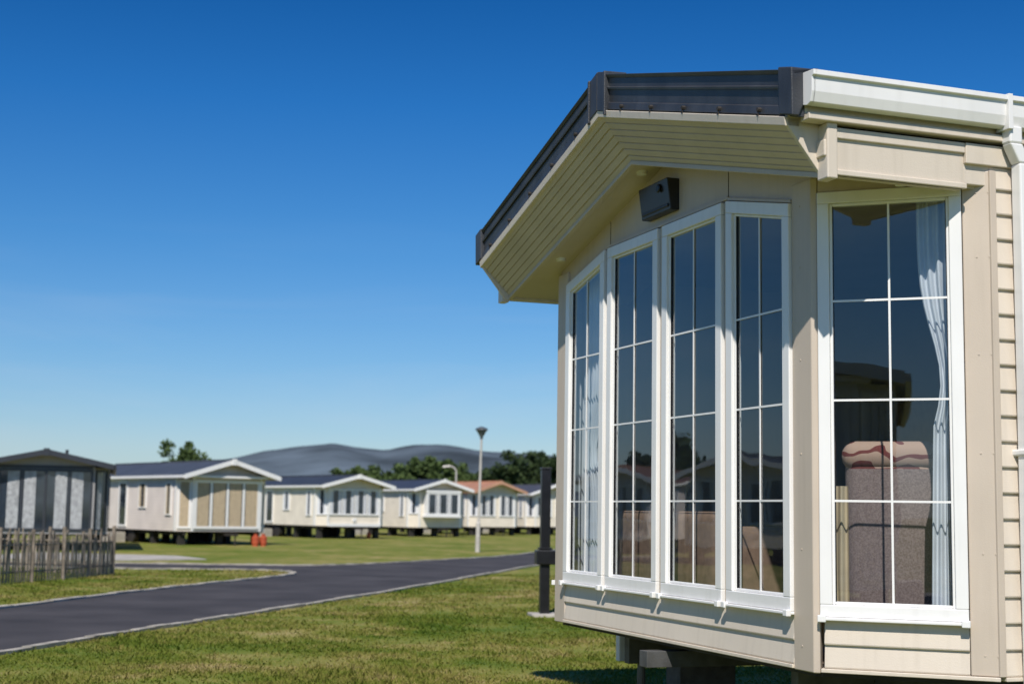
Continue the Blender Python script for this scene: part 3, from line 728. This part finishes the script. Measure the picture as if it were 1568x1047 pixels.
for i in range(8):
    a = math.pi/2*i/8; b = math.pi/2*(i+1)/8
    m.cyl((-0.4+0.4*math.cos(a),0,3.7+0.4*math.sin(a)),(-0.4+0.4*math.cos(b),0,3.7+0.4*math.sin(b)),0.045,0.045,8)
m.hexa([(-0.8,-0.1,4.02),(-0.38,-0.08,4.05),(-0.38,0.08,4.05),(-0.8,0.1,4.02),(-0.8,-0.06,4.12),(-0.38,-0.05,4.16),(-0.38,0.05,4.16),(-0.8,0.06,4.12)])
m.obj('pole_and_head', lp2, M_LP)

bp_ = empty('black_metal_post', (0.50, 20.5, 0), R(8))
m = MB(); m.box(-0.065,0.065,-0.065,0.065,0.0,2.0); m.box(-0.075,0.075,-0.075,0.075,2.0,2.03); m.obj('post', bp_, M_BLACK, 0.008)
m = MB(); m.box(-0.13,0.55,-0.11,0.11,0.70,0.895); m.obj('cross_rail', bp_, M_BLACK, 0.012)
m = MB(); m.box(0.02,0.06,-0.075,-0.0665,0.9,1.9); m.box(-0.09,0.09,-0.09,0.09,0.9,0.93); m.obj('bracket', bp_, M_BLACK, 0.003)
m = MB(); m.box(-0.2,0.62,-0.25,0.22,-0.05,0.035); m.obj('concrete_foot', bp_, M_CONC, 0.01)

fc = empty('picket_fence')
m = MB(); path = [Vector(p) for p in ((-10.4,20.5),(-8.95,26.1),(-8.45,28.2),(-8.15,30.6),(-11,31.3),(-15,31.8))]
for a, b in zip(path[:-1], path[1:]):
    d = (b-a); Ln = d.length; d.normalize(); n = Vector((-d.y, d.x)); k = int(Ln/0.095)
    for i in range(k):
        c = a+d*(i+0.5)*Ln/k; hh = 0.88+random.uniform(-0.12, 0.07); w = random.uniform(0.015, 0.026); j = random.uniform(-0.05, 0.05)
        q = d*j
        m.hexa([(c.x-d.x*w-n.x*.008,c.y-d.y*w-n.y*.008,0.02),(c.x+d.x*w-n.x*.008,c.y+d.y*w-n.y*.008,0.02),(c.x+d.x*w+n.x*.008,c.y+d.y*w+n.y*.008,0.02),(c.x-d.x*w+n.x*.008,c.y-d.y*w+n.y*.008,0.02),
                (c.x+q.x-d.x*w*.5-n.x*.008,c.y+q.y-d.y*w*.5-n.y*.008,hh),(c.x+q.x+d.x*w*.5-n.x*.008,c.y+q.y+d.y*w*.5-n.y*.008,hh),(c.x+q.x+d.x*w*.5+n.x*.008,c.y+q.y+d.y*w*.5+n.y*.008,hh),(c.x+q.x-d.x*w*.5+n.x*.008,c.y+q.y-d.y*w*.5+n.y*.008,hh)])
    for z in (0.2, 0.68):
        m.cyl((a.x+n.x*.02,a.y+n.y*.02,z),(b.x+n.x*.02,b.y+n.y*.02,z),0.016,0.016,6)
    m.cyl((a.x,a.y,0),(a.x,a.y,1.0),0.045,0.04,8)
    mid = (a+b)/2; m.cyl((mid.x,mid.y,0),(mid.x,mid.y,0.96),0.04,0.035,8)
m.obj('pickets', fc, mat('weathered_chestnut', (0.27, 0.22, 0.17), 0.9, 0.35, 6, 0.4, 60))

M_ORG = mat('orange_gas_bottle', (0.45, 0.08, 0.03), 0.55, 0.15)
def gas(x, y, mt, s=1.0):
    e = empty('gas_bottle', (x, y, 0)); m = MB()
    m.cyl((0,0,0.0),(0,0,0.05),0.15*s,0.15*s,16); m.cyl((0,0,0.05),(0,0,0.1),0.15*s,0.18*s,16); m.cyl((0,0,0.1),(0,0,0.42*s),0.18*s,0.18*s,16); m.cyl((0,0,0.42*s),(0,0,0.5*s),0.18*s,0.07*s,16)
    m.cyl((0,0,0.5*s),(0,0,0.58*s),0.09*s,0.09*s,12); m.obj('body', e, mt)
gas(-9.50, 55.6, M_ORG, 0.8); gas(-9.26, 55.9, M_ORG, 0.8); gas(-7.0, 74, M_ORG, 0.6)

# ================================================================== SKY / SUN
tr = Vector((0.14, 0.83, -0.95)).normalized()
sl = bpy.data.lights.new('sun', 'SUN'); sl.energy = 5.0; sl.angle = R(0.53); sl.color = (1.0, 0.94, 0.86)
so = bpy.data.objects.new('sun', sl); scene.collection.objects.link(so); so.rotation_euler = tr.to_track_quat('-Z', 'Y').to_euler()
w = bpy.data.worlds.new('World'); scene.world = w; w.use_nodes = True
nt = w.node_tree; nt.nodes.clear(); N = nt.nodes; L = nt.links
out = N.new('ShaderNodeOutputWorld'); bg = N.new('ShaderNodeBackground'); bg.inputs[1].default_value = 0.10
sk = N.new('ShaderNodeTexSky'); sk.sky_type = 'NISHITA'; sk.sun_disc = False
sk.sun_elevation = math.asin(-tr.z); sk.sun_rotation = math.atan2(-tr.x, -tr.y)
sk.altitude = 0; sk.air_density = 1.0; sk.dust_density = 0.3; sk.ozone_density = 3.0
tc = N.new('ShaderNodeTexCoord'); sp = N.new('ShaderNodeSeparateXYZ'); L.new(tc.outputs['Generated'], sp.inputs[0])
rp = N.new('ShaderNodeValToRGB'); e = rp.color_ramp.elements
e[0].position = 0.0; e[0].color = (0.66, 0.80, 1.0, 1)
e[1].position = 1.0; e[1].color = (0.16, 0.50, 0.95, 1)
for ps, c in ((0.04, (0.66, 0.80, 1.0)), (0.10, (0.48, 0.74, 1.0)), (0.18, (0.27, 0.65, 1.0)), (0.27, (0.12, 0.54, 0.98)), (0.36, (0.045, 0.40, 0.82)), (0.5, (0.07, 0.42, 0.88))):
    x = e.new(ps); x.color = (*c, 1)
L.new(sp.outputs['Z'], rp.inputs[0])
mu = N.new('ShaderNodeMixRGB'); mu.blend_type = 'MULTIPLY'; mu.inputs[0].default_value = 1
L.new(sk.outputs[0], mu.inputs[1]); L.new(rp.outputs[0], mu.inputs[2])
mp = N.new('ShaderNodeMapping'); mp.inputs['Scale'].default_value = (1.2, 1.2, 9); mp.inputs['Rotation'].default_value = (0.05, 0.12, 0.4)
L.new(tc.outputs['Generated'], mp.inputs[0])
cn = N.new('ShaderNodeTexNoise'); cn.inputs['Scale'].default_value = 3.0; cn.inputs['Detail'].default_value = 9; cn.inputs['Distortion'].default_value = 0.6; L.new(mp.outputs[0], cn.inputs[0])
cr = N.new('ShaderNodeValToRGB'); cr.color_ramp.elements[0].position = 0.48; cr.color_ramp.elements[0].color = (0,0,0,1); cr.color_ramp.elements[1].position = 0.8; cr.color_ramp.elements[1].color = (0.30,0.30,0.30,1)
L.new(cn.outputs['Fac'], cr.inputs[0])
zf = N.new('ShaderNodeValToRGB'); zf.color_ramp.elements[0].position = 0.02; zf.color_ramp.elements[0].color = (1,1,1,1); zf.color_ramp.elements[1].position = 0.20; zf.color_ramp.elements[1].color = (0,0,0,1)
L.new(sp.outputs['Z'], zf.inputs[0])
ml = N.new('ShaderNodeMixRGB'); ml.blend_type = 'MULTIPLY'; ml.inputs[0].default_value = 1; L.new(cr.outputs[0], ml.inputs[1]); L.new(zf.outputs[0], ml.inputs[2])
cm_ = N.new('ShaderNodeMixRGB'); L.new(ml.outputs[0], cm_.inputs[0]); L.new(mu.outputs[0], cm_.inputs[1]); cm_.inputs[2].default_value = (5.5, 6.4, 7.6, 1)
L.new(cm_.outputs[0], bg.inputs[0]); L.new(bg.outputs[0], out.inputs[0])

# ================================================================== CAMERA
cd = bpy.data.cameras.new('camera'); co = bpy.data.objects.new('camera', cd); scene.collection.objects.link(co); scene.camera = co
cd.sensor_width = 36; cd.sensor_fit = 'HORIZONTAL'; cd.lens = 2250/1568*36; cd.clip_start = 0.1; cd.clip_end = 6000
co.matrix_world = Matrix.Translation((0, 0, 1.4)) @ Matrix.Rotation(math.pi/2+0.1155, 4, 'X') @ Matrix.Rotation(0.0159, 4, 'Z')
cd.dof.use_dof = True; cd.dof.focus_distance = 7.6; cd.dof.aperture_fstop = 3.0
scene.view_settings.view_transform = 'Standard'; scene.view_settings.look = 'None'; scene.view_settings.exposure = 0
